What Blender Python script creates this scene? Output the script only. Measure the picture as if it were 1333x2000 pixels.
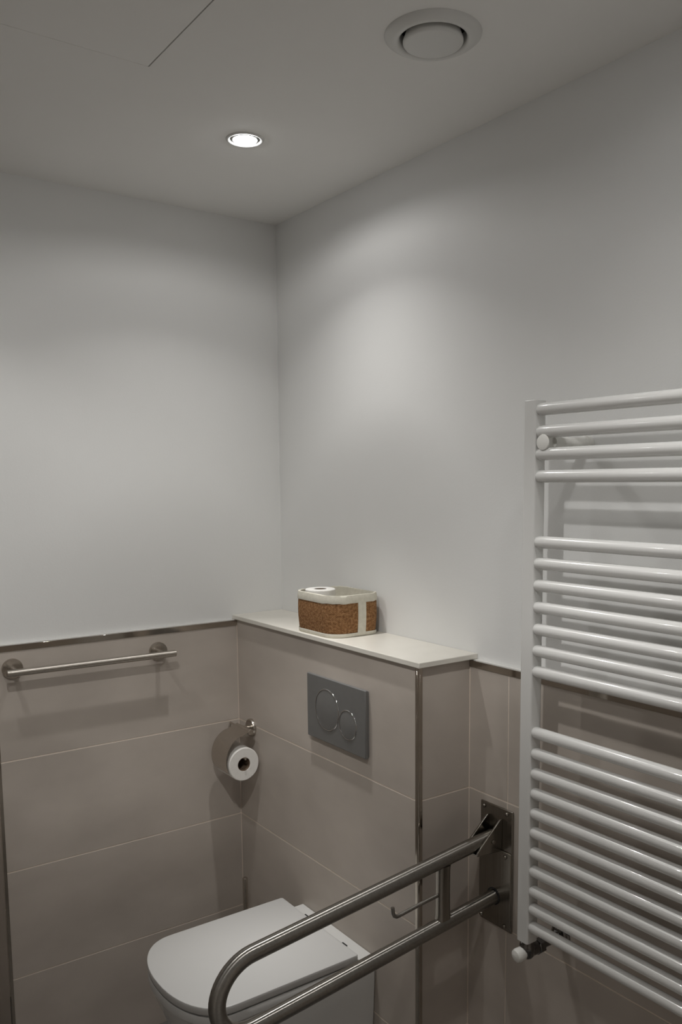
import bpy, bmesh, math, random
from mathutils import Vector, Matrix, noise
random.seed(3)
for o in list(bpy.data.objects): bpy.data.objects.remove(o)
SC = bpy.context.scene
COL = SC.collection

# ---------------------------------------------------------------- camera
cam_d = bpy.data.cameras.new('camera'); cam = bpy.data.objects.new('camera', cam_d); COL.objects.link(cam)
cam.location = (2.182348, -1.284901, 1.527908)
_r = Vector((0.58718702, 0.80941802, -0.00733937)); _u = Vector((-0.08662588, 0.07185204, 0.99364644)); _f = Vector((-0.80480268, 0.58282051, -0.11230714))
cam.rotation_euler = Matrix(((_r.x, _u.x, -_f.x), (_r.y, _u.y, -_f.y), (_r.z, _u.z, -_f.z))).to_euler()
cam_d.sensor_fit = 'VERTICAL'; cam_d.sensor_height = 36.0; cam_d.lens = 1669.01 / 2000 * 36.0
cam_d.shift_x = -39.27 / 2000; cam_d.shift_y = 129.41 / 2000
cam_d.clip_start = 0.02
SC.camera = cam
# ---------------------------------------------------------------- world, exposure
w = bpy.data.worlds.new('world'); SC.world = w; w.use_nodes = True
w.node_tree.nodes['Background'].inputs[0].default_value = (0.5, 0.5, 0.5, 1)
w.node_tree.nodes['Background'].inputs[1].default_value = 0.0
SC.view_settings.view_transform = 'Standard'; SC.view_settings.look = 'None'
SC.view_settings.gamma = 1; SC.view_settings.use_curve_mapping = False
SC.view_settings.exposure = 0.0
# ---------------------------------------------------------------- the room's numbers
H = 2.256            # ceiling
PAINT = 0.010        # painted plaster lies 10 mm behind the tile face
TILE_TOP = 1.120
BX, BY = 0.8173, -0.1484   # tiled boxing: right face x, front face y
LEDGE = 1.150
XR, YF = 2.95, -2.45     # far right wall, wall behind the camera
LEFT_END = -0.808
ANGLES = [12, 24, 36, 48, 60, 71, 82]      # beam shape of each spot: strength at 0 and at these degrees off its axis
BEAMS = [[3.8, 1.65, 0.3, 0.49, 0.265, 0.085, 0.095], [0.8, 0.8, 0.45, 0.15, 0.06, 0.020, 0.020], [0.3, 0.3, 0.4, 0.42, 0.38, 0.09, 0.030],
         [1.0, 0.6, 0.2, 0.15, 1.5, 0.58, 0.24], [12, 7.5, 0.5, 0.1, 0.05, 0.03, 0.02], [12, 7.5, 0.5, 0.1, 0.05, 0.03, 0.02]]  # last two: unseen spots, narrow beams shaped to bounce light off the floor
LAMPS = [(0.487, -0.355), (1.460, -0.370), (0.500, -1.070), (1.480, -1.120), (2.450, -0.760), (1.850, -1.930)]

# ---------------------------------------------------------------- materials
def mat(name, color, rough=0.5, metal=0.0, spec=None, coat=0.0):
    m = bpy.data.materials.new(name); m.use_nodes = True
    b = m.node_tree.nodes['Principled BSDF']
    b.inputs['Base Color'].default_value = (*color, 1); b.inputs['Roughness'].default_value = rough
    b.inputs['Metallic'].default_value = metal
    if spec is not None: b.inputs['Specular IOR Level'].default_value = spec
    if coat: b.inputs['Coat Weight'].default_value = coat; b.inputs['Coat Roughness'].default_value = 0.05
    return m
def N(m, t, **k):
    n = m.node_tree.nodes.new(t)
    for a, b in k.items(): setattr(n, a, b)
    return n
def L(m, a, b): m.node_tree.links.new(a, b)
def mottled(name, c1, c2, scale, rough, metal=0.0, bump=0.0, bscale=200, stretch=(1, 1, 1), detail=4, spec=None, r2=None):
    m = mat(name, c1, rough, metal, spec); b = m.node_tree.nodes['Principled BSDF']
    tc = N(m, 'ShaderNodeTexCoord'); mp = N(m, 'ShaderNodeMapping'); mp.inputs['Scale'].default_value = stretch
    L(m, tc.outputs['Object'], mp.inputs['Vector'])
    n = N(m, 'ShaderNodeTexNoise'); n.inputs['Scale'].default_value = scale; n.inputs['Detail'].default_value = detail
    L(m, mp.outputs['Vector'], n.inputs['Vector'])
    r = N(m, 'ShaderNodeValToRGB'); r.color_ramp.elements[0].position = 0.3; r.color_ramp.elements[1].position = 0.7
    r.color_ramp.elements[0].color = (*c1, 1); r.color_ramp.elements[1].color = (*c2, 1)
    L(m, n.outputs['Fac'], r.inputs['Fac']); L(m, r.outputs['Color'], b.inputs['Base Color'])
    if r2 is not None:
        mr = N(m, 'ShaderNodeMapRange'); mr.inputs['From Min'].default_value = .3; mr.inputs['From Max'].default_value = .7
        mr.inputs['To Min'].default_value = rough; mr.inputs['To Max'].default_value = r2
        L(m, n.outputs['Fac'], mr.inputs['Value']); L(m, mr.outputs['Result'], b.inputs['Roughness'])
    if bump:
        n2 = N(m, 'ShaderNodeTexNoise'); n2.inputs['Scale'].default_value = bscale; n2.inputs['Detail'].default_value = 3
        L(m, mp.outputs['Vector'], n2.inputs['Vector'])
        bp = N(m, 'ShaderNodeBump'); bp.inputs['Strength'].default_value = bump; bp.inputs['Distance'].default_value = 0.001
        L(m, n2.outputs['Fac'], bp.inputs['Height']); L(m, bp.outputs['Normal'], b.inputs['Normal'])
    return m
M = {}
M['paint'] = mottled('white_wall_paint', (0.80, 0.80, 0.785), (0.82, 0.82, 0.805), 3, 0.85, bump=0.15, bscale=260, spec=0.2)
M['ceiling'] = mottled('ceiling_paint', (0.86, 0.85, 0.825), (0.88, 0.87, 0.845), 3, 0.9, bump=0.1, bscale=200, spec=0.2)
M['tile'] = mottled('beige_stone_tile', (0.455, 0.405, 0.358), (0.575, 0.515, 0.458), 3.6, 0.42, bump=0.05, bscale=60, stretch=(1, 1, 1.7), detail=7, r2=0.55)
M['grout'] = mottled('beige_grout', (0.78, 0.68, 0.58), (0.84, 0.74, 0.64), 40, 0.9)
M['floor'] = mottled('floor_tile', (0.13, 0.12, 0.11), (0.16, 0.15, 0.14), 4, 0.5)
M['profile'] = mottled('steel_profile', (0.44, 0.40, 0.35), (0.50, 0.455, 0.40), 20, 0.10, 1.0)
M['caulk'] = mat('white_sealant', (0.75, 0.74, 0.71), 0.4)
M['stone'] = mottled('cream_stone', (0.74, 0.71, 0.64), (0.78, 0.75, 0.68), 14, 0.32)
M['ceramic'] = mat('white_ceramic', (0.66, 0.655, 0.635), 0.12, coat=0.2)
M['duroplast'] = mat('white_duroplast', (0.57, 0.565, 0.55), 0.36)
M['enamel'] = mat('white_enamel', (0.70, 0.695, 0.675), 0.24, coat=0.4)
M['plastic'] = mat('white_plastic', (0.80, 0.79, 0.75), 0.35)
M['steel'] = mottled('brushed_steel', (0.36, 0.34, 0.31), (0.42, 0.40, 0.37), 30, 0.10, 1.0, stretch=(8, .4, 8), r2=0.14)
M['steel_plate'] = mottled('brushed_steel_plate', (0.27, 0.25, 0.22), (0.33, 0.305, 0.27), 40, 0.20, 1.0, stretch=(8, 8, .3), r2=0.27)
M['nickel'] = mottled('satin_nickel', (0.50, 0.46, 0.415), (0.56, 0.52, 0.47), 60, 0.26, 1.0, stretch=(6, .3, 6))
M['valve_metal'] = mat('dark_chrome', (0.16, 0.155, 0.15), 0.12, 1.0)
M['chrome'] = mat('chrome', (0.55, 0.55, 0.55), 0.08, 1.0)
M['matt_chrome'] = mottled('matt_chrome_plastic', (0.20, 0.20, 0.197), (0.215, 0.215, 0.21), 30, 0.42, 0.35)
M['dark'] = mat('dark_gap', (0.02, 0.02, 0.02), 0.8)
M['paper'] = mottled('tissue_paper', (0.80, 0.78, 0.74), (0.84, 0.82, 0.78), 60, 0.95, bump=0.3, bscale=300, spec=0.1)
M['cardboard'] = mottled('cardboard', (0.15, 0.10, 0.065), (0.19, 0.135, 0.09), 90, 0.9)
M['cloth'] = mottled('ivory_cotton', (0.62, 0.59, 0.50), (0.70, 0.67, 0.58), 90, 0.95, bump=0.5, bscale=500, spec=0.1)
M['vent'] = mat('white_vent_plastic', (0.70, 0.695, 0.67), 0.4)
M['glass_dark'] = mottled('dark_tile', (0.10, 0.09, 0.08), (0.12, 0.11, 0.10), 5, 0.4)
def brushed(name, c1, c2, rough):
    m = mottled(name, c1, c2, 30, rough, 1.0, stretch=(6, 6, 6)); b = m.node_tree.nodes['Principled BSDF']
    b.inputs['Anisotropic'].default_value = 0.92
    t = N(m, 'ShaderNodeTangent'); t.direction_type = 'UV_MAP'; t.uv_map = 'UVMap'; L(m, t.outputs['Tangent'], b.inputs['Tangent'])
    return m
M['steel_tube'] = brushed('brushed_steel_tube', (0.31, 0.295, 0.27), (0.36, 0.345, 0.32), 0.29)
M['nickel_tube'] = brushed('satin_nickel_tube', (0.52, 0.48, 0.43), (0.58, 0.54, 0.49), 0.34)
def weave_material():
    m = mat('woven_seagrass', (0.3, 0.15, 0.06), 0.85, spec=0.2); b = m.node_tree.nodes['Principled BSDF']
    uv = N(m, 'ShaderNodeUVMap'); sep = N(m, 'ShaderNodeSeparateXYZ'); L(m, uv.outputs['UV'], sep.inputs[0])
    def mth(op, a, bb=None):
        n = N(m, 'ShaderNodeMath', operation=op)
        for i, v in enumerate((a, bb)):
            if v is None: continue
            if isinstance(v, (int, float)): n.inputs[i].default_value = v
            else: L(m, v, n.inputs[i])
        return n.outputs[0]
    nz = N(m, 'ShaderNodeTexNoise'); nz.inputs['Scale'].default_value = 170; nz.inputs['Detail'].default_value = 5
    L(m, uv.outputs['UV'], nz.inputs['Vector'])
    row = mth('FLOOR', mth('MULTIPLY', sep.outputs[1], 1 / 0.0024))           # UV are in metres
    sh = mth('MULTIPLY', mth('MODULO', row, 2.0), 0.5)
    u = mth('ADD', mth('MULTIPLY', sep.outputs[0], 1 / 0.0042), sh)
    su = mth('ABSOLUTE', mth('SINE', mth('MULTIPLY', u, math.pi)))
    sv = mth('ABSOLUTE', mth('SINE', mth('MULTIPLY', mth('MULTIPLY', sep.outputs[1], 1 / 0.0024), math.pi)))
    h = mth('MULTIPLY', mth('POWER', su, 0.6), mth('POWER', sv, 0.6))
    f = mth('ADD', mth('MULTIPLY', h, 0.42), mth('MULTIPLY', nz.outputs['Fac'], 0.72))
    r = N(m, 'ShaderNodeValToRGB'); e = r.color_ramp.elements
    e[0].position = 0.25; e[0].color = (0.045, 0.018, 0.006, 1); e[1].position = 0.90; e[1].color = (0.56, 0.34, 0.17, 1)
    k = e.new(0.55); k.color = (0.22, 0.098, 0.036, 1)
    L(m, f, r.inputs['Fac']); L(m, r.outputs['Color'], b.inputs['Base Color'])
    bp = N(m, 'ShaderNodeBump'); bp.inputs['Strength'].default_value = 0.9; bp.inputs['Distance'].default_value = 0.0012
    L(m, f, bp.inputs['Height']); L(m, bp.outputs['Normal'], b.inputs['Normal'])
    return m
M['weave'] = weave_material()
def glow(name, color, s):
    m = bpy.data.materials.new(name); m.use_nodes = True; nt = m.node_tree; nt.nodes.remove(nt.nodes['Principled BSDF'])
    e = nt.nodes.new('ShaderNodeEmission'); e.inputs[0].default_value = (*color, 1); e.inputs[1].default_value = s
    nt.links.new(e.outputs[0], nt.nodes['Material Output'].inputs[0]); return m
M['lamp_glow'] = glow('lamp_lens_glow', (0.97, 0.98, 1.0), 40)

# ---------------------------------------------------------------- mesh helpers
class MB:
    def __init__(self): self.bm = bmesh.new(); self.mats = []
    def mi(self, m):
        if m is None: return 0
        if m not in self.mats: self.mats.append(m)
        return self.mats.index(m)
    def _set(self, faces, m, smooth=False):
        i = self.mi(m)
        for f in faces: f.material_index = i; f.smooth = smooth
    def box(self, x0, x1, y0, y1, z0, z1, m=None):
        vs = [self.bm.verts.new((x, y, z)) for z in (z0, z1) for x, y in ((x0, y0), (x1, y0), (x1, y1), (x0, y1))]
        fs = [self.bm.faces.new([vs[i] for i in q]) for q in ((3, 2, 1, 0), (4, 5, 6, 7), (0, 1, 5, 4), (1, 2, 6, 5), (2, 3, 7, 6), (3, 0, 4, 7))]
        self._set(fs, m); return self
    def tube(self, pts, r, m=None, seg=20, cap=True, closed=False, rs=None):
        pts = [Vector(p) for p in pts]; n = len(pts); rings = []; prev = None; uvl = self.bm.loops.layers.uv.get('UVMap') or self.bm.loops.layers.uv.new('UVMap'); run = [0.0]
        for i in range(1, n): run.append(run[-1] + (pts[i] - pts[i - 1]).length)
        for i, p in enumerate(pts):
            if closed: t = (pts[(i + 1) % n] - pts[i - 1]).normalized()
            else: t = (pts[min(i + 1, n - 1)] - pts[max(i - 1, 0)]).normalized()
            if prev is None:
                a = t.orthogonal().normalized()
            else:
                a = (prev - t * prev.dot(t)).normalized()
            prev = a; b = t.cross(a); rr = rs[i] if rs else r
            rings.append([self.bm.verts.new(p + (a * math.cos(2 * math.pi * k / seg) + b * math.sin(2 * math.pi * k / seg)) * rr) for k in range(seg)])
        fs = []
        for i in range(n if closed else n - 1):
            A, B = rings[i], rings[(i + 1) % n]
            for k in range(seg):
                f = self.bm.faces.new((A[k], A[(k + 1) % seg], B[(k + 1) % seg], B[k])); fs.append(f); u0, u1 = run[i], run[min(i + 1, n - 1)]
                for l, q in zip(f.loops, ((u0, k), (u0, k + 1), (u1, k + 1), (u1, k))): l[uvl].uv = (q[0] * 5, q[1] / seg * 0.5)
        self._set(fs, m, True)
        if cap and not closed:
            self._set([self.bm.faces.new(rings[0][::-1]), self.bm.faces.new(rings[-1])], m, False)
        return self
    def lathe(self, prof, origin, axis, m=None, seg=48, smooth=True):
        """prof: list of (radius, height along the axis)"""
        o = Vector(origin); ax = Vector(axis).normalized(); a = ax.orthogonal().normalized(); b = ax.cross(a)
        rings = []
        for r, h in prof:
            if r < 1e-6: rings.append([self.bm.verts.new(o + ax * h)])
            else: rings.append([self.bm.verts.new(o + ax * h + (a * math.cos(2 * math.pi * k / seg) + b * math.sin(2 * math.pi * k / seg)) * r) for k in range(seg)])
        fs = []
        for A, B in zip(rings, rings[1:]):
            for k in range(seg):
                k2 = (k + 1) % seg
                if len(A) == 1 and len(B) == 1: continue
                if len(A) == 1: fs.append(self.bm.faces.new((A[0], B[k2], B[k])))
                elif len(B) == 1: fs.append(self.bm.faces.new((A[k], A[k2], B[0])))
                else: fs.append(self.bm.faces.new((A[k], A[k2], B[k2], B[k])))
        self._set(fs, m, smooth); return self
    def loft(self, rings, m=None, cap0=True, cap1=True, smooth=True):
        R = [[self.bm.verts.new(p) for p in r] for r in rings]; n = len(R[0]); fs = []
        for A, B in zip(R, R[1:]):
            for k in range(n): fs.append(self.bm.faces.new((A[k], A[(k + 1) % n], B[(k + 1) % n], B[k])))
        self._set(fs, m, smooth); c = []
        if cap0: c.append(self.bm.faces.new(R[0][::-1]))
        if cap1: c.append(self.bm.faces.new(R[-1]))
        self._set(c, m, False); return self
    def build(self, name, m=None, parent=None, bevel=0.0, seg=2, angle=35, loc=None, auto=True):
        bmesh.ops.recalc_face_normals(self.bm, faces=self.bm.faces[:])
        me = bpy.data.meshes.new(name); self.bm.to_mesh(me); self.bm.free()
        if self.mats:
            for q in self.mats: me.materials.append(M[q])
        else: me.materials.append(M[m])
        o = bpy.data.objects.new(name, me); COL.objects.link(o)
        if auto:
            for e_ in me.polygons: e_.use_smooth = True
            try: me.set_sharp_from_angle(angle=math.radians(angle))
            except Exception: pass
        if bevel:
            b = o.modifiers.new('bevel', 'BEVEL'); b.width = bevel; b.segments = seg; b.limit_method = 'ANGLE'; b.angle_limit = math.radians(angle)
            b.harden_normals = False
        if parent:
            o.parent = parent; o.location = -parent.location if parent.type == 'EMPTY' or True else (0, 0, 0)
            p = parent; off = Vector((0, 0, 0))
            while p: off += p.location; p = p.parent
            o.location = -off
        return o
def thing(name, label, cat, loc, group=None):
    o = bpy.data.objects.new(name, None); COL.objects.link(o); o.location = loc; o.empty_display_size = 0.05
    return tag(o, label, cat, group)
def tag(o, label, cat, group=None):
    o['label'] = label; o['category'] = cat
    if group: o['group'] = group
    return o
def struct(o): o['kind'] = 'structure'; return o
def part_label(o, s): o['label'] = s; return o
def boolean_cut(o, cutter, solver='EXACT'):
    md = o.modifiers.new('cut', 'BOOLEAN'); md.operation = 'DIFFERENCE'; md.object = cutter; md.solver = solver
    bpy.context.view_layer.update(); dg = bpy.context.evaluated_depsgraph_get()
    me = bpy.data.meshes.new_from_object(o.evaluated_get(dg)); o.modifiers.clear(); o.data = me
    bpy.data.objects.remove(cutter)

# ================================================================ the setting
# painted walls
b = MB(); b.box(-0.12, -PAINT, LEFT_END + PAINT, 0.12, 0, H, 'paint')
wall_left = struct(b.build('wall_left'))
b = MB(); b.box(-0.12, XR + 0.12, PAINT, 0.13, 0, H, 'paint')
wall_back = struct(b.build('wall_back'))
b = MB(); b.box(XR, XR + 0.12, YF - 0.12, PAINT, 0, H, 'paint')
wall_right = struct(b.build('wall_right'))
b = MB(); b.box(-0.52, XR + 0.12, YF - 0.12, YF, 0, H, 'paint')
wall_front = struct(b.build('wall_front'))
b = MB(); b.box(-0.52, -0.40, YF, LEFT_END + PAINT, 0, H, 'paint'); b.box(-0.40, -0.12, LEFT_END + PAINT, LEFT_END + 0.13, 0, H, 'paint')
wall_alcove = struct(b.build('wall_alcove'))
b = MB(); b.box(-0.6, XR + 0.2, YF - 0.2, 0.2, -0.12, 0, 'floor'); struct(b.build('floor'))

# tiles: real slabs with grout set back in the joints
GA = [0.2735, 0.5575, 0.8430]
ROWS = [0.0] + GA + [TILE_TOP]
def tiles(name, parent, axis, sgn, face, back, a0, a1, joints, rows=ROWS, mt='tile', gap=0.0015):
    """axis 'x': plane x=face, runs along y; axis 'y': plane y=face, runs along x. Tile from face back to back."""
    b = MB(); gf = face - sgn * 0.0007
    lo, hi = sorted((gf, back))
    if axis == 'x': b.box(lo, hi, a0, a1, rows[0], rows[-1], 'grout')
    else: b.box(a0, a1, lo, hi, rows[0], rows[-1], 'grout')
    cols = [a0] + joints + [a1]; lo, hi = sorted((face, back + sgn * 0.001))
    for i in range(len(rows) - 1):
        for j in range(len(cols) - 1):
            z0 = rows[i] + (gap if i else 0.0); z1 = rows[i + 1] - (gap if i < len(rows) - 2 else 0)
            c0 = cols[j] + (gap * .7 if j else 0); c1 = cols[j + 1] - (gap * .7 if j < len(cols) - 2 else 0)
            if axis == 'x': b.box(lo, hi, c0, c1, z0, z1, mt)
            else: b.box(c0, c1, lo, hi, z0, z1, mt)
    return b.build(name, parent=parent, bevel=0.0004, seg=1)
tiles('tiling', wall_left, 'x', 1, 0.0, -PAINT, LEFT_END, BY, [])
tiles('tiling', wall_back, 'y', -1, 0.0, PAINT, BX, XR, [0.936, 1.836, 2.736])
tiles('tiling', wall_right, 'x', -1, XR - 0.01, XR, YF, 0.0, [-1.8, -0.9])
tiles('tiling', wall_front, 'y', 1, YF + 0.01, YF, -0.40, XR - 0.01, [0.4, 1.3, 2.2])
tiles('tiling', wall_alcove, 'x', 1, -0.39, -0.40, YF + 0.01, LEFT_END, [-1.6])
b = MB(); b.box(-0.39, -0.0105, LEFT_END - 0.0, LEFT_END + PAINT - 0.0005, 0, TILE_TOP, 'tile'); b.build('tiling', parent=wall_alcove)
# boxing that hides the cistern
b = MB(); b.box(-PAINT, BX - 0.010, BY + 0.010, PAINT, 0, LEDGE - 0.012, 'paint')
boxing = struct(b.build('wall_boxing'))
tiles('front_tiling', boxing, 'y', -1, BY, BY + 0.010, 0.0, BX - 0.009, [], rows=[0.0] + GA + [LEDGE - 0.0135])
tiles('side_tiling', boxing, 'x', 1, BX, BX - 0.010, BY + 0.009, 0.0, [], rows=[0.0] + GA + [LEDGE - 0.0135])
b = MB(); b.box(-0.0005, 0.0011, BY - 0.0011, BY + 0.0005, 0, LEDGE - 0.0135, 'grout'); b.box(BX - 0.0005, BX + 0.0011, -0.0011, 0.0005, 0, TILE_TOP, 'grout')
b.build('corner_joint', parent=boxing)
# ceiling with real openings
b = MB(); b.box(-0.6, XR + 0.2, YF - 0.2, 0.2, H, H + 0.10, 'ceiling'); ceiling = struct(b.build('ceiling', auto=False))
c = MB(); c.box(0.675, 1.275, -1.246, -0.646, H - 0.05, H + 0.03)
ct = c.build('cutter', 'ceiling'); boolean_cut(ceiling, ct)
c = MB()
for x, y in LAMPS: c.lathe([(0, -.05), (0.033, -.05), (0.033, 0.06), (0, 0.06)], (x, y, H), (0, 0, 1), seg=40)
c.lathe([(0, -.05), (0.058, -.05), (0.058, 0.07), (0, 0.07)], (1.045, -0.307, H), (0, 0, 1), seg=48)
ct = c.build('cutter', 'ceiling'); boolean_cut(ceiling, ct)
for p in ceiling.data.polygons: p.use_smooth = False

# ---------------------------------------------------------------- metal trims
n_trim = 0
def trim(b, bevel=0.0004):
    global n_trim; n_trim += 1
    return struct(b.build('trim_%d' % n_trim, bevel=bevel, seg=1))
b = MB(); b.box(-PAINT, 0.0022, LEFT_END, BY + 0.0, TILE_TOP, TILE_TOP + 0.0145, 'profile')
b.box(-PAINT, 0.001, LEFT_END, BY, TILE_TOP + 0.0145, TILE_TOP + 0.0175, 'caulk'); trim(b)
b = MB(); b.box(BX, XR - 0.01, -0.0022, PAINT, TILE_TOP, TILE_TOP + 0.0145, 'profile')
b.box(BX, XR - 0.01, -0.001, PAINT, TILE_TOP + 0.0145, TILE_TOP + 0.0175, 'caulk'); trim(b)
# outer corner of the boxing: two leaves and a slim rounded nose
b = MB(); z1 = LEDGE - 0.0135
b.box(BX - 0.0095, BX - 0.0035, BY - 0.0012, BY + 0.004, 0, z1, 'profile'); b.box(BX - 0.004, BX + 0.0012, BY + 0.0035, BY + 0.0105, 0, z1, 'profile')
b.tube([(BX - 0.0018, BY + 0.0018, 0), (BX - 0.0018, BY + 0.0018, z1)], 0.0034, 'profile', 16); trim(b)
# outer corner of the left wall
b = MB(); b.box(-0.012, 0.0015, LEFT_END - 0.0075, LEFT_END + 0.0, 0, TILE_TOP + 0.0145, 'profile'); trim(b)
# sealant bead behind the shelf
# ---------------------------------------------------------------- shelf on the boxing
b = MB(); b.box(-PAINT + 0.0005, 0.8315, -0.1585, PAINT - 0.0005, LEDGE - 0.0125, LEDGE)
tag(b.build('shelf_slab', 'stone', bevel=0.0018, seg=3), 'cream stone shelf slab on top of the tiled boxing in the corner', 'shelf')

# ---------------------------------------------------------------- inspection hatch in the ceiling
hatch = thing('ceiling_hatch', 'flush white inspection hatch cut into the ceiling at upper left', 'hatch', (0.975, -0.946, H))
b = MB(); b.box(0.6764, 1.2725, -1.2435, -0.6484, H - 0.0006, H + 0.012); b.build('panel', 'ceiling', hatch, bevel=0.0006, seg=1)
b = MB(); b.box(0.6753, 0.6758, -1.245, -0.647, H + 0.008, H + 0.029); b.box(0.6753, 1.2745, -0.6468, -0.6462, H + 0.006, H + 0.029); b.build('frame', 'dark', hatch)

# ---------------------------------------------------------------- round air vent
vx, vy = 1.045, -0.307
vent = thing('ceiling_vent', 'round white disc valve air vent on the ceiling', 'vent', (vx, vy, H))
b = MB(); b.lathe([(0.0545, 0.012), (0.0550, -0.004), (0.0570, -0.0085), (0.062, -0.0105), (0.068, -0.0095), (0.0755, -0.0055), (0.0800, -0.0018), (0.0805, 0.0005), (0.0545, 0.012)], (vx, vy, H), (0, 0, 1), seg=72)
b.build('flange', 'vent', vent, auto=True, angle=50)
b = MB(); b.lathe([(0, -0.0150), (0.044, -0.0150), (0.0482, -0.0142), (0.0498, -0.012), (0.0498, -0.009), (0.045, 0.004), (0.02, 0.012), (0, 0.012)], (vx, vy, H), (0, 0, 1), seg=64)
b.build('disc', 'vent', vent, angle=50)
b = MB(); b.lathe([(0.0560, 0.0), (0.0560, 0.05), (0, 0.05)], (vx, vy, H), (0, 0, 1), seg=48); b.build('duct', 'dark', vent)

# ---------------------------------------------------------------- recessed spots
def lamp_profile(ld, beam):
    ld.use_nodes = True; nt = ld.node_tree; em = nt.nodes['Emission']
    tc = nt.nodes.new('ShaderNodeTexCoord'); sp = nt.nodes.new('ShaderNodeSeparateXYZ'); nt.links.new(tc.outputs['Normal'], sp.inputs[0])
    ab = nt.nodes.new('ShaderNodeMath'); ab.operation = 'ABSOLUTE'; nt.links.new(sp.outputs[2], ab.inputs[0])
    ac = nt.nodes.new('ShaderNodeMath'); ac.operation = 'ARCCOSINE'; nt.links.new(ab.outputs[0], ac.inputs[0])
    dv = nt.nodes.new('ShaderNodeMath'); dv.operation = 'DIVIDE'; dv.inputs[1].default_value = math.pi / 2; nt.links.new(ac.outputs[0], dv.inputs[0])
    r = nt.nodes.new('ShaderNodeValToRGB'); r.color_ramp.interpolation = 'LINEAR'; e = r.color_ramp.elements
    e[0].position = 0.0; v = beam[0] / max(beam); e[0].color = (v, v, v, 1); e[1].position = ANGLES[-1] / 90; e[1].color = (0, 0, 0, 1)
    for deg, v in zip(ANGLES, beam[1:]):
        v /= max(beam); k = e.new(deg / 90.0); k.color = (v, v, v, 1)
    nt.links.new(dv.outputs[0], r.inputs[0]); nt.links.new(r.outputs[0], em.inputs[1])
def downlight(x, y, label, beam):
    t = thing('recessed_downlight', label, 'ceiling light', (x, y, H), 'recessed ceiling spots')
    b = MB(); b.lathe([(0.0325, 0.03), (0.0325, -0.001), (0.034, -0.0028), (0.038, -0.003), (0.0405, -0.0012), (0.041, 0.0004), (0.0325, 0.03)], (x, y, H), (0, 0, 1), seg=48)
    b.build('trim_ring', 'vent', t, angle=50)
    b = MB(); b.lathe([(0, 0.058), (0.012, 0.055), (0.018, 0.045), (0.0255, 0.004), (0.0268, -0.001), (0.0262, -0.002), (0.0250, -0.001), (0.0250, 0.002)], (x, y, H), (0, 0, 1), seg=40)
    b.build('bulb_body', 'vent', t, angle=50)
    b = MB(); b.lathe([(0.0249, -0.001), (0.022, -0.0045), (0.015, -0.0075), (0.007, -0.009), (0, -0.0093)], (x, y, H), (0, 0, 1), seg=40)
    b.build('lens', 'lamp_glow', t)
    ld = bpy.data.lights.new('downlight_beam', 'SPOT'); ld.energy = 19.0 * max(beam); ld.color = (1.0, 0.985, 0.962); ld.spot_size = math.radians(170); ld.spot_blend = 0.0; ld.shadow_soft_size = 0.018
    lamp_profile(ld, beam)
    lo = bpy.data.objects.new('downlight_beam', ld); COL.objects.link(lo); lo.location = (0, 0, -0.030); lo.parent = t
    return t
for i, (x, y) in enumerate(LAMPS):
    downlight(x, y, ['small recessed ceiling spot shining above the corner shelf', 'recessed ceiling spot above the towel radiator',
                     'recessed ceiling spot over the left wall end', 'recessed ceiling spot in the middle of the room',
                     'unseen ceiling spot near the right wall, beam shaped for floor bounce', 'unseen ceiling spot behind the viewer, beam shaped for floor bounce'][i], BEAMS[i])

# ================================================================ towel bar on the left wall
tb = thing('towel_bar', 'short satin steel towel bar on the tiled left wall', 'towel rail', (0, -0.59, 1.078))
b = MB(); b.tube([(0.058, -0.796, 1.0765), (0.058, -0.364, 1.0735)], 0.0088, seg=28); b.build('bar', 'nickel_tube', tb, bevel=0.0008, seg=2)
for y in (-0.770, -0.391):
    zz = 1.0765 if y < -.5 else 1.0735
    b = MB(); b.lathe([(0, 0), (0.0252, 0), (0.0252, 0.0065), (0.0238, 0.0085), (0, 0.0085)], (0, y, zz), (1, 0, 0), seg=44); rz = b.build('rosette', 'nickel', tb, angle=40)
    b = MB(); b.tube([(0.006, y, zz), (0.056, y, zz)], 0.0062, seg=20); b.build('post', 'nickel', tb)

# ================================================================ flush plate
fp = thing('flush_plate', 'grey dual flush plate with two round buttons on the tiled boxing', 'flush plate', (0.522, BY, 0.975))
fx0, fx1, fz0, fz1 = 0.3945, 0.6425, 0.8925, 1.0535
b = MB(); b.box(fx0 + 0.002, fx1 - 0.002, BY - 0.004, BY, fz0 + 0.002, fz1 - 0.002); b.box(fx0, fx1, BY - 0.0125, BY - 0.004, fz0, fz1)
plate = b.build('plate', 'matt_chrome', fp, bevel=0.0022, seg=3)
for cx, cz, r in ((0.4840, 0.9755, 0.0505), (0.5720, 0.9575, 0.0350)):
    b = MB(); b.lathe([(0, 0.0), (0, 0.0135), (r - 0.004, 0.0133), (r - 0.0018, 0.0128), (r - 0.0016, 0.0)], (cx, BY, cz), (0, -1, 0), seg=72); bt = b.build('button', 'matt_chrome', fp, angle=40)
    b = MB(); b.lathe([(r - 0.0016, 0.0115), (r - 0.0013, 0.0138), (r - 0.0002, 0.0142), (r + 0.0010, 0.0138), (r + 0.0014, 0.0120), (r - 0.0016, 0.0115)], (cx, BY, cz), (0, -1, 0), seg=96)
    part_label(b.build('ring', 'chrome', bt, angle=60), 'thin polished ring round the flush button')

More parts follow.
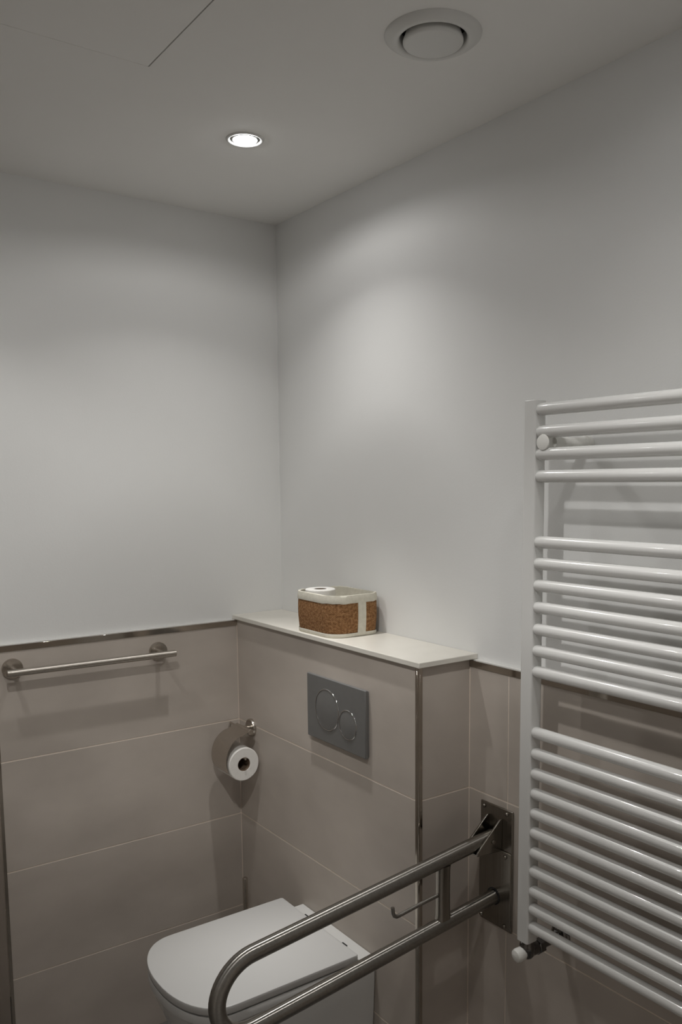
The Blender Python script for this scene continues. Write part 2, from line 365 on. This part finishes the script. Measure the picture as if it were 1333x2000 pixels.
# ================================================================ basket and rolls
bk = thing('storage_basket', 'brown woven basket with ivory cloth trim standing on the stone shelf', 'basket', (0.412, -0.080, LEDGE))
def rrect(x0, x1, y0, y1, r, z, seg=7):
    """rounded rectangle, corner radii r = (front-left, front-right, back-right, back-left)"""
    out = []
    for (cx, cy, a0), rr in zip(((x0, y0, 180), (x1, y0, 270), (x1, y1, 0), (x0, y1, 90)), r):
        sx = 1 if cx == x0 else -1; sy = 1 if cy == y0 else -1
        for k in range(seg + 1):
            a = math.radians(a0 + 90 * k / seg); out.append(Vector((cx + sx * rr + rr * math.cos(a), cy + sy * rr + rr * math.sin(a), z)))
    return out
RB = (0.030, 0.042, 0.030, 0.030); bx0, bx1, by0, by1 = 0.3225, 0.4985, -0.148, -0.008
def basket_ring(t, z, grow=0.0):
    e = grow + t * 0.002 + 0.0028 * math.sin(math.pi * t)
    R = rrect(bx0 - e, bx1 + e, by0 - e, by1 + min(e, .006), tuple(max(.004, q + e) for q in RB), z, 9); return R
ZB = LEDGE + 0.0005; HB = 0.100
b = MB(); uvl = b.bm.loops.layers.uv.new('UVMap')
levels = [i / 10 for i in range(11)]
b.loft([basket_ring(t, ZB + 0.004 + t * (HB - 0.004)) for t in levels] + [basket_ring(1, ZB + HB, -0.0035)] + [basket_ring(t, ZB + 0.004 + t * (HB - 0.004), -0.0045) for t in reversed(levels)], None, True, True)
for f in b.bm.faces:
    for l in f.loops:
        v = l.vert.co; c = Vector(((bx0 + bx1) / 2, (by0 + by1) / 2)); l[uvl].uv = (v.x - v.y if f.normal.length < 2 else 0, v.z)
body = b.build('woven_body', 'weave', bk, angle=60)
# lay the weave round the outline: u runs along the perimeter
me = body.data; uvd = me.uv_layers['UVMap'].data
ref = basket_ring(0.5, 0); cum = [0]
for i in range(1, len(ref)): cum.append(cum[-1] + (ref[i] - ref[i - 1]).length)
for poly in me.polygons:
    us = []
    for li in poly.loop_indices:
        v = me.vertices[me.loops[li].vertex_index].co; j = min(range(len(ref)), key=lambda q: (ref[q].x - v.x) ** 2 + (ref[q].y - v.y) ** 2); us.append((li, cum[j], v.z))
    mx = max(q[1] for q in us)
    for li, u, z in us:
        if mx - u > 0.25: u += cum[-1] + 0.05
        uvd[li].uv = (u, z)
def band(name, t0, t1, off, wob=0.0006, z_in=0.0):
    b = MB(); rings = []
    zs = [t0 + (t1 - t0) * k / 4 for k in range(5)]
    for k, t in enumerate(zs):
        e = off + (0.0009 if 0 < k < 4 else 0)
        rg = basket_ring(min(max(t, 0), 1), ZB + t * HB, e)
        for i, p in enumerate(rg): p.z += wob * math.sin(i * 1.7) + wob * math.sin(i * .6) if t > .5 else 0
        rings.append(rg)
    inner = [basket_ring(min(max(t, 0), 1), ZB + t * HB, -off - 0.0035) for t in ((zs[-1], zs[0]) if t0 > .5 else ())]
    if inner: rings += inner
    b.loft(rings, None, t0 < .5, False)
    return b
part_label(band('rim', 0.835, 1.03, 0.0012).build('rim_band', 'cloth', bk, angle=70), 'ivory cotton band folded over the rim')
part_label(band('base', 0.0, 0.095, 0.0012).build('base_band', 'cloth', bk, angle=70), 'ivory cotton band round the base')
b = MB(); rings = []
for k in range(9):
    t = 0.06 + 0.80 * k / 8; e = t * 0.002 + 0.0028 * math.sin(math.pi * t); x = bx1 + e; z = ZB + t * HB
    rings.append([Vector((x - .001, -0.078, z)), Vector((x + 0.0019, -0.0775, z)), Vector((x + 0.0019, -0.0545, z)), Vector((x - .001, -0.054, z))])
b.loft(rings); part_label(b.build('strap', 'cloth', bk, angle=60), 'ivory cotton strap down the short side')
b = MB(); b.loft([basket_ring(t, ZB + 0.006 + t * (HB - 0.008), -0.0052) for t in levels], None, True, False); b.build('lining', 'cloth', bk, angle=60)

def toilet_roll(name, label, c, axis, r, ri, ln, group=None):
    t = thing(name, label, 'toilet paper', c); ax = Vector(axis).normalized(); o = Vector(c)
    b = MB(); b.lathe([(ri, 0.0), (r - 0.002, 0.0), (r, 0.002), (r, ln - 0.002), (r - 0.002, ln), (ri + 0.001, ln), (ri, ln - 0.001), (ri, 0.0)], o, ax, seg=56)
    me = b.build('paper', 'paper', t, angle=40)
    b = MB(); b.lathe([(ri, 0.0005), (ri, ln - 0.0008), (ri - 0.0009, ln - 0.0008), (ri - 0.0009, 0.0005)], o, ax, seg=40)
    part_label(b.build('core', 'cardboard', t, angle=40), 'brown cardboard core tube')
    return t
toilet_roll('toilet_roll', 'spare white toilet roll standing upright inside the woven basket', (0.3670, -0.0990, ZB + 0.0075), (0, 0, 1), 0.0385, 0.016, 0.0995)

# ================================================================ toilet paper holder on the boxing front
hx, hz = 0.078, 0.8355
tp = thing('paper_holder', 'satin steel toilet paper holder with curved cover flap on the boxing', 'toilet roll holder', (hx, BY, hz))
b = MB(); b.lathe([(0, 0), (0.0250, 0), (0.0250, 0.0065), (0.0235, 0.0085), (0, 0.0085)], (hx, BY, hz), (0, -1, 0), seg=44); b.build('rosette', 'nickel', tp, angle=40)
YH = -0.1830; ZH = 0.8400
b = MB(); b.tube([(hx, BY - 0.006, hz), (hx, YH, hz + .003)], 0.0072, seg=20); b.build('post', 'nickel', tp)
b = MB(); b.tube([(0.058, YH, ZH), (0.134, YH, ZH)], 0.0076, seg=20); b.build('hinge_tube', 'nickel', tp, bevel=0.0006)
RX0, RX1 = 0.040, 0.134; RY, RZ = -0.2060, 0.7565
b = MB()
path = [(RX1 + 0.004, YH, ZH)]
b.tube([(0.134, YH, ZH), (0.140, YH, ZH - 0.002), (0.1415, YH, ZH - 0.010), (0.1415, YH - 0.002, RZ + 0.04), (0.1415, RY, RZ + 0.026), (0.1395, RY, RZ + 0.0165), (0.134, RY, RZ + 0.0118), (0.120, RY, RZ + 0.0112), (0.030, RY, RZ + 0.0112)], 0.0030, seg=12)
b.bm.free(); b = MB()
b.tube([(0.012, YH, ZH), (0.012, RY, RZ + 0.0125), (0.020, RY, RZ + 0.0120), (0.136, RY, RZ + 0.0120), (0.142, RY, RZ + 0.0135), (0.1445, RY, RZ + 0.018)], 0.0030, seg=12)
b.tube([(0.012, YH, ZH), (0.062, YH, ZH)], 0.0030, seg=12); b.build('roll_rod', 'nickel', tp)
# curved cover flap
b = MB(); prof = []
for k in range(15):
    a = math.radians(84 - 112 * k / 14); prof.append((RY + 0.004 - math.cos(a) * 0.0600, RZ + 0.012 + math.sin(a) * 0.0680))
prof = [(YH + 0.004, ZH + 0.0068)] + prof
rings = []
for (y, z) in prof: rings.append([Vector((0.046, y, z)), Vector((RX1 + 0.002, y, z)), Vector((RX1 + 0.002, y + 0.0009, z - 0.0009)), Vector((0.046, y + 0.0009, z - 0.0009))])
b.loft(rings); b.build('cover_flap', 'nickel', tp, angle=50)
toilet_roll('toilet_roll', 'white toilet roll hanging in the steel holder under its flap', (RX0, RY, RZ - 0.0035), (1, 0, 0), 0.0465, 0.0190, RX1 - RX0)

# ================================================================ toilet
TX = 0.4930
def d_outline(hw, yb, yf, depth, z, n=2.2, seg=26, back_r=0.004, cx=TX):
    pts = [Vector((cx - hw + back_r, yb, z)), Vector((cx - hw, yb - back_r, z))]
    for k in range(seg + 1):
        a = math.pi * k / seg; c, s = math.cos(a), math.sin(a)
        pts.append(Vector((cx - hw * math.copysign(abs(c) ** (2 / n), c), yf + depth - depth * abs(s) ** (2 / n), z)))
    pts += [Vector((cx + hw, yb - back_r, z)), Vector((cx + hw - back_r, yb, z))]
    return pts
tl = thing('wall_hung_toilet', 'white wall-hung toilet with closed squared lid below the flush plate', 'toilet', (TX, BY, 0.1))
b = MB(); L0 = [(0.075, 0.130, -0.400, 0.10), (0.080, 0.140, -0.415, 0.10), (0.13, 0.152, -0.465, .11), (0.21, 0.158, -0.530, .11), (0.29, 0.1640, -0.576, .11), (0.36, 0.1675, -0.603, .105), (0.388, 0.1685, -0.612, .105), (0.3940, 0.1685, -0.6125, .105)]
b.loft([d_outline(hw, BY - 0.0005, yf, d, z) for z, hw, yf, d in L0] + [d_outline(0.166, BY - 0.003, -0.609, .1, 0.3965)])
bowl = b.build('bowl', 'ceramic', tl, angle=40)
b = MB(); b.box(TX - 0.152, TX + 0.1680, -0.2200, BY - 0.0005, 0.386, 0.4170); b.build('deck', 'ceramic', tl, bevel=0.003, seg=3)
b = MB(); b.loft([d_outline(0.1690, -0.2260, -0.6165, 0.104, 0.3990), d_outline(0.1708, -0.2245, -0.6185, 0.105, 0.4005), d_outline(0.1712, -0.2240, -0.6190, 0.105, 0.4180), d_outline(0.1700, -0.2252, -0.6178, 0.104, 0.4198)])
b.build('seat', 'duroplast', tl, angle=40)
b = MB(); b.loft([d_outline(0.1600, -0.212, -0.6060, 0.103, 0.4225), d_outline(0.1705, -0.2020, -0.6185, 0.105, 0.4240), d_outline(0.1722, -0.2010, -0.6195, 0.105, 0.4280), d_outline(0.1722, -0.2010, -0.6200, 0.105, 0.4385), d_outline(0.1712, -0.2020, -0.6190, 0.1045, 0.4412), d_outline(0.1692, -0.2040, -0.6170, 0.104, 0.4422)])
for sg in (-1, 1): b.box(*sorted((TX + sg * 0.150, TX + sg * 0.1720)), -0.2205, -0.2012, 0.4050, 0.4300)
b.build('lid', 'duroplast', tl, angle=28)
for x in (0.4300, 0.5960):
    b = MB(); b.box(x, x + 0.034, -0.2012, -0.1960, 0.4172, 0.4335); b.build('hinge', 'duroplast', tl, bevel=0.002, seg=2)
    b = MB(); b.box(x + 0.004, x + 0.022, -0.2030, -0.1998, 0.4330, 0.4428); part_label(b.build('hinge_slot_shade', 'dark', tl), 'small dark box for the shade in the hinge slot at the back of the lid')  # dark box set on the lid edge as the slot's thin shadow

# ================================================================ toilet brush
tbr = thing('toilet_brush', 'toilet brush with slim steel handle standing in the corner behind the toilet', 'toilet brush', (0.113, -0.2, 0))
b = MB(); b.lathe([(0, 0.0), (0.040, 0.0), (0.042, 0.003), (0.042, 0.196), (0.040, 0.200), (0.009, 0.203), (0.009, 0.208), (0, .208)], (0.113, -0.2005, 0.0), (0, 0, 1), seg=40); b.build('holder', 'nickel', tbr, angle=40)
b = MB(); b.lathe([(0, 0.200), (0.0075, 0.200), (0.0075, 0.4130), (0.0065, 0.4150), (0, 0.4150)], (0.113, -0.2005, 0.0), (0, 0, 1), seg=24); b.build('handle', 'nickel', tbr, angle=40)

# ================================================================ fold-down grab bar
GX = 0.906; GZ = 0.624; GS = 0.1405; DR = -0.110; RT = 0.0155
gb = thing('folding_grab_bar', 'brushed steel fold-down grab bar on the back wall beside the toilet', 'grab bar', (0.908, 0, 0.69))
b = MB(); b.box(0.8595, 0.9565, -0.0050, 0.0, 0.5555, 0.8285); wp = b.build('wall_plate', 'steel_plate', gb, bevel=0.0025, seg=3)
b = MB(); b.box(0.8598, 0.9562, -0.0085, -0.0050, 0.5640, 0.7350); sp = b.build('stop_plate', 'steel_plate', gb, bevel=0.0015, seg=2)
for x, z in ((0.871, 0.818), (0.940, 0.819), (0.940, 0.7245), (0.868, 0.5675), (0.939, 0.568)):
    lo_ = z < .75; b = MB(); b.lathe([(0, 0.0036), (0.0028, 0.0036), (0.0044, 0.0020), (0.0048, -0.0005)], (x, -0.0085 if lo_ else -0.005, z), (0, -1, 0), seg=20); b.build('screw', 'steel_plate', wp, angle=50)
def gp(y, z0): return Vector((GX, y, z0 + DR * (-y)))
# two cheeks holding the upper tube
for x in (0.8835, 0.9225):
    b = MB(); pr = [(-0.005, 0.8045), (-0.010, 0.8045), (-0.0640, 0.7580), (-0.0770, 0.7460), (-0.0770, 0.7385), (-0.005, 0.7330)]
    b.loft([[Vector((x + dx, y, z)) for y, z in pr] for dx in (-0.0008, 0.0040)], smooth=False); b.build('bracket_cheek', 'steel_plate', gb, bevel=0.0012, seg=2)
b = MB(); b.tube([(0.8800, -0.031, 0.7600), (0.9295, -0.031, 0.7600)], 0.0050, seg=20); b.build('pivot_pin', 'steel_plate', gb, bevel=.0008)
b = MB(); b.loft([[Vector((0.8840, y, z)), Vector((0.9255, y, z)), Vector((0.9255, y, z + 0.003)), Vector((0.8840, y, z + 0.003))] for y, z in ((-0.005, 0.7325), (-0.0760, 0.7380))], smooth=False); b.build('bracket_floor', 'steel_plate', gb)
# rail: upper tube, U bend, lower tube
R2 = GS / 2; YE = -0.6050
path = [gp(-0.014, GZ + GS)] + [gp(-0.05 - 0.08 * k, GZ + GS) for k in range(7)] + [gp(YE, GZ + GS)]
cc = gp(YE, GZ + R2)
dirv = Vector((0, -1, DR)).normalized()
for k in range(1, 24):
    a = math.pi * k / 24; path.append(Vector((GX, cc.y, cc.z)) + Vector((0, 0, 1)) * R2 * math.cos(a) + dirv * 0.072 * math.sin(a))
path += [gp(YE, GZ)] + [gp(-0.05 - 0.08 * k, GZ) for k in range(6, -1, -1)] + [gp(-0.0088, GZ)]
b = MB(); b.tube(path, RT, seg=40); b.build('rail', 'steel_tube', gb, angle=50)
b = MB(); b.lathe([(0.0158, 0.0005), (0.0190, 0.0005), (0.0190, 0.0000), (0.0158, 0.0)], (GX, -0.0088, GZ), (0, -1, 0), seg=40); part_label(b.build('sleeve_ring', 'dark', gb), 'dark ring round the lower tube end')
# strut between the tubes
ys = -0.1560
b = MB()
def sec(z, w, t): return [Vector((GX + t * math.copysign(abs(math.cos(a)) ** .6, math.cos(a)), ys + w * math.copysign(abs(math.sin(a)) ** .6, math.sin(a)), z)) for a in [2 * math.pi * k / 32 for k in range(32)]]
zt, zb_ = gp(ys, GZ + GS).z - RT + .004, gp(ys, GZ).z + RT - .004
b.loft([sec(zb_, 0.0165, 0.0120), sec(zb_ + 0.012, 0.0150, 0.0110), sec((zt + zb_) / 2, 0.0148, 0.0105), sec(zt - 0.012, 0.0150, 0.011), sec(zt, 0.0160, 0.0120)]); b.build('strut', 'steel_plate', gb, angle=50)
b = MB(); p0 = Vector((GX, ys - 0.012, 0.6740)); b.tube([p0, p0 + Vector((0, -0.05, -0.0050)), p0 + Vector((0, -0.103, -0.0115)), p0 + Vector((0, -0.1110, -0.0120)), p0 + Vector((0, -0.1170, -0.0085)), p0 + Vector((0, -0.1200, -0.002)), p0 + Vector((0, -0.1210, 0.0100))], 0.0040, seg=16)
part_label(b.build('paper_hook', 'steel_tube', gb, angle=50), 'thin steel rod with an upturned tip for a paper roll')

# ================================================================ towel radiator
RX_L, RX_R = 1.0760, 1.5760; RYF = -0.1150; RYC = -0.1030; RR = 0.0114
rad = thing('towel_radiator', 'tall white ladder towel radiator on the back wall', 'radiator', ((RX_L + RX_R) / 2, 0, 0.63))
for x0 in (RX_L, RX_R - 0.028):
    b = MB(); b.loft([rrect(x0, x0 + 0.0285, RYF, RYF + 0.0335, (0.004, 0.004, 0.010, 0.010), z, 6) for z in (0.636, 0.638, 1.670, 1.672)]); b.build('post', 'enamel', rad, bevel=0.001, seg=2, angle=50)
TZ = [1.655, 1.615, 1.575, 1.535, 1.4155, 1.376, 1.3355, 1.2945, 1.2535, 1.213, 1.1735, 1.0565, 1.016, 0.977, 0.938, 0.899, 0.861, 0.8215, 0.784, 0.744, 0.708, 0.671]
proto = None
for z in TZ:
    if proto is None:
        b = MB(); n = 18; ps = [(RX_L + 0.026, RYC, TZ[0])] + [(RX_L + 0.034 + (RX_R - RX_L - 0.068) * k / n, RYC, TZ[0]) for k in range(n + 1)] + [(RX_R - 0.026, RYC, TZ[0])]
        b.tube(ps, RR, seg=28, rs=[RR * 0.80] + [RR] * (n + 1) + [RR * 0.80]); proto = b.build('tube', 'enamel', rad, angle=60)
    else:
        c = proto.copy(); COL.objects.link(c); c.parent = rad; c.location = Vector(proto.location) + Vector((0, 0, z - TZ[0]))
bx, bz = 1.1225, 1.5955
b = MB(); b.lathe([(0, 0), (0.0150, 0), (0.0150, 0.010), (0.0118, 0.012), (0.0112, 0.045), (0.0105, 0.046), (0.0105, 0.098), (0, 0.098)], (bx, PAINT - 0.0003, bz), (0, -1, 0), seg=32); br = b.build('wall_bracket', 'plastic', rad, angle=40)
b = MB(); b.lathe([(0, 0), (0.0135, 0.0), (0.0143, 0.001), (0.0136, 0.0028), (0.009, 0.0042), (0, 0.0048)], (bx, -0.1120, bz), (0, -1, 0), seg=36); b.build('bracket_cap', 'plastic', br, angle=40)
b = MB(); b.box(bx - .003, bx + 0.003, -0.113, -0.085, bz - 0.014, bz + 0.012); b.build('clip', 'plastic', br)
bx2 = 1.540
b = MB(); b.lathe([(0, 0), (0.0150, 0), (0.0150, 0.010), (0.0118, 0.012), (0.0112, 0.045), (0.0105, 0.046), (0.0105, 0.098), (0, 0.098)], (bx2, PAINT - 0.0003, bz), (0, -1, 0), seg=32); br = b.build('wall_bracket', 'plastic', rad, angle=40)
b = MB(); b.lathe([(0, 0), (0.0135, 0.0), (0.0143, 0.001), (0.0136, 0.0028), (0.009, 0.0042), (0, 0.0048)], (bx2, -0.1120, bz), (0, -1, 0), seg=36); b.build('bracket_cap', 'plastic', br, angle=40)
# valve under the left post
vx_, vy_ = RX_L + 0.014, RYF + 0.0170
b = MB(); b.lathe([(0.0140, 0.0), (0.0140, -0.008), (0.0155, -0.010), (0.0155, -0.018), (0.0140, -0.022), (0.0140, -0.030), (0.0100, -0.036), (0, -0.037)], (vx_, vy_, 0.6365), (0, 0, 1), seg=36)
b.tube([(vx_, vy_, 0.6120), (vx_, -0.058, 0.6120)], 0.0130, seg=28)
b.lathe([(0.0130, 0), (0.0160, 0.002), (0.0160, 0.014), (0.0130, 0.016)], (vx_, -0.074, 0.6120), (0, 1, 0), seg=6)
b.tube([(vx_, -0.060, 0.6120), (vx_, 0.0, 0.6120)], 0.0085, seg=20)
vl = part_label(b.build('valve', 'valve_metal', rad, angle=40), 'dark chrome angle valve below the left post')
b = MB(); b.lathe([(0, 0), (0.0240, 0), (0.0235, 0.003), (0.0150, 0.009), (0.0085, 0.0095)], (vx_, 0.0, 0.6120), (0, -1, 0), seg=40); b.build('pipe_rosette', 'valve_metal', vl, angle=50)
b = MB(); b.lathe([(0.0075, -0.010), (0.0110, -0.006), (0.0130, -0.002), (0.0137, 0.010), (0.0120, 0.0155), (0.006, 0.0180), (0, 0.0184)], (vx_ - 0.002, vy_ - 0.0140, 0.6110), (-0.10, -1, -0.10), seg=14); part_label(b.build('knob', 'plastic', vl, angle=40), 'white ribbed valve knob')
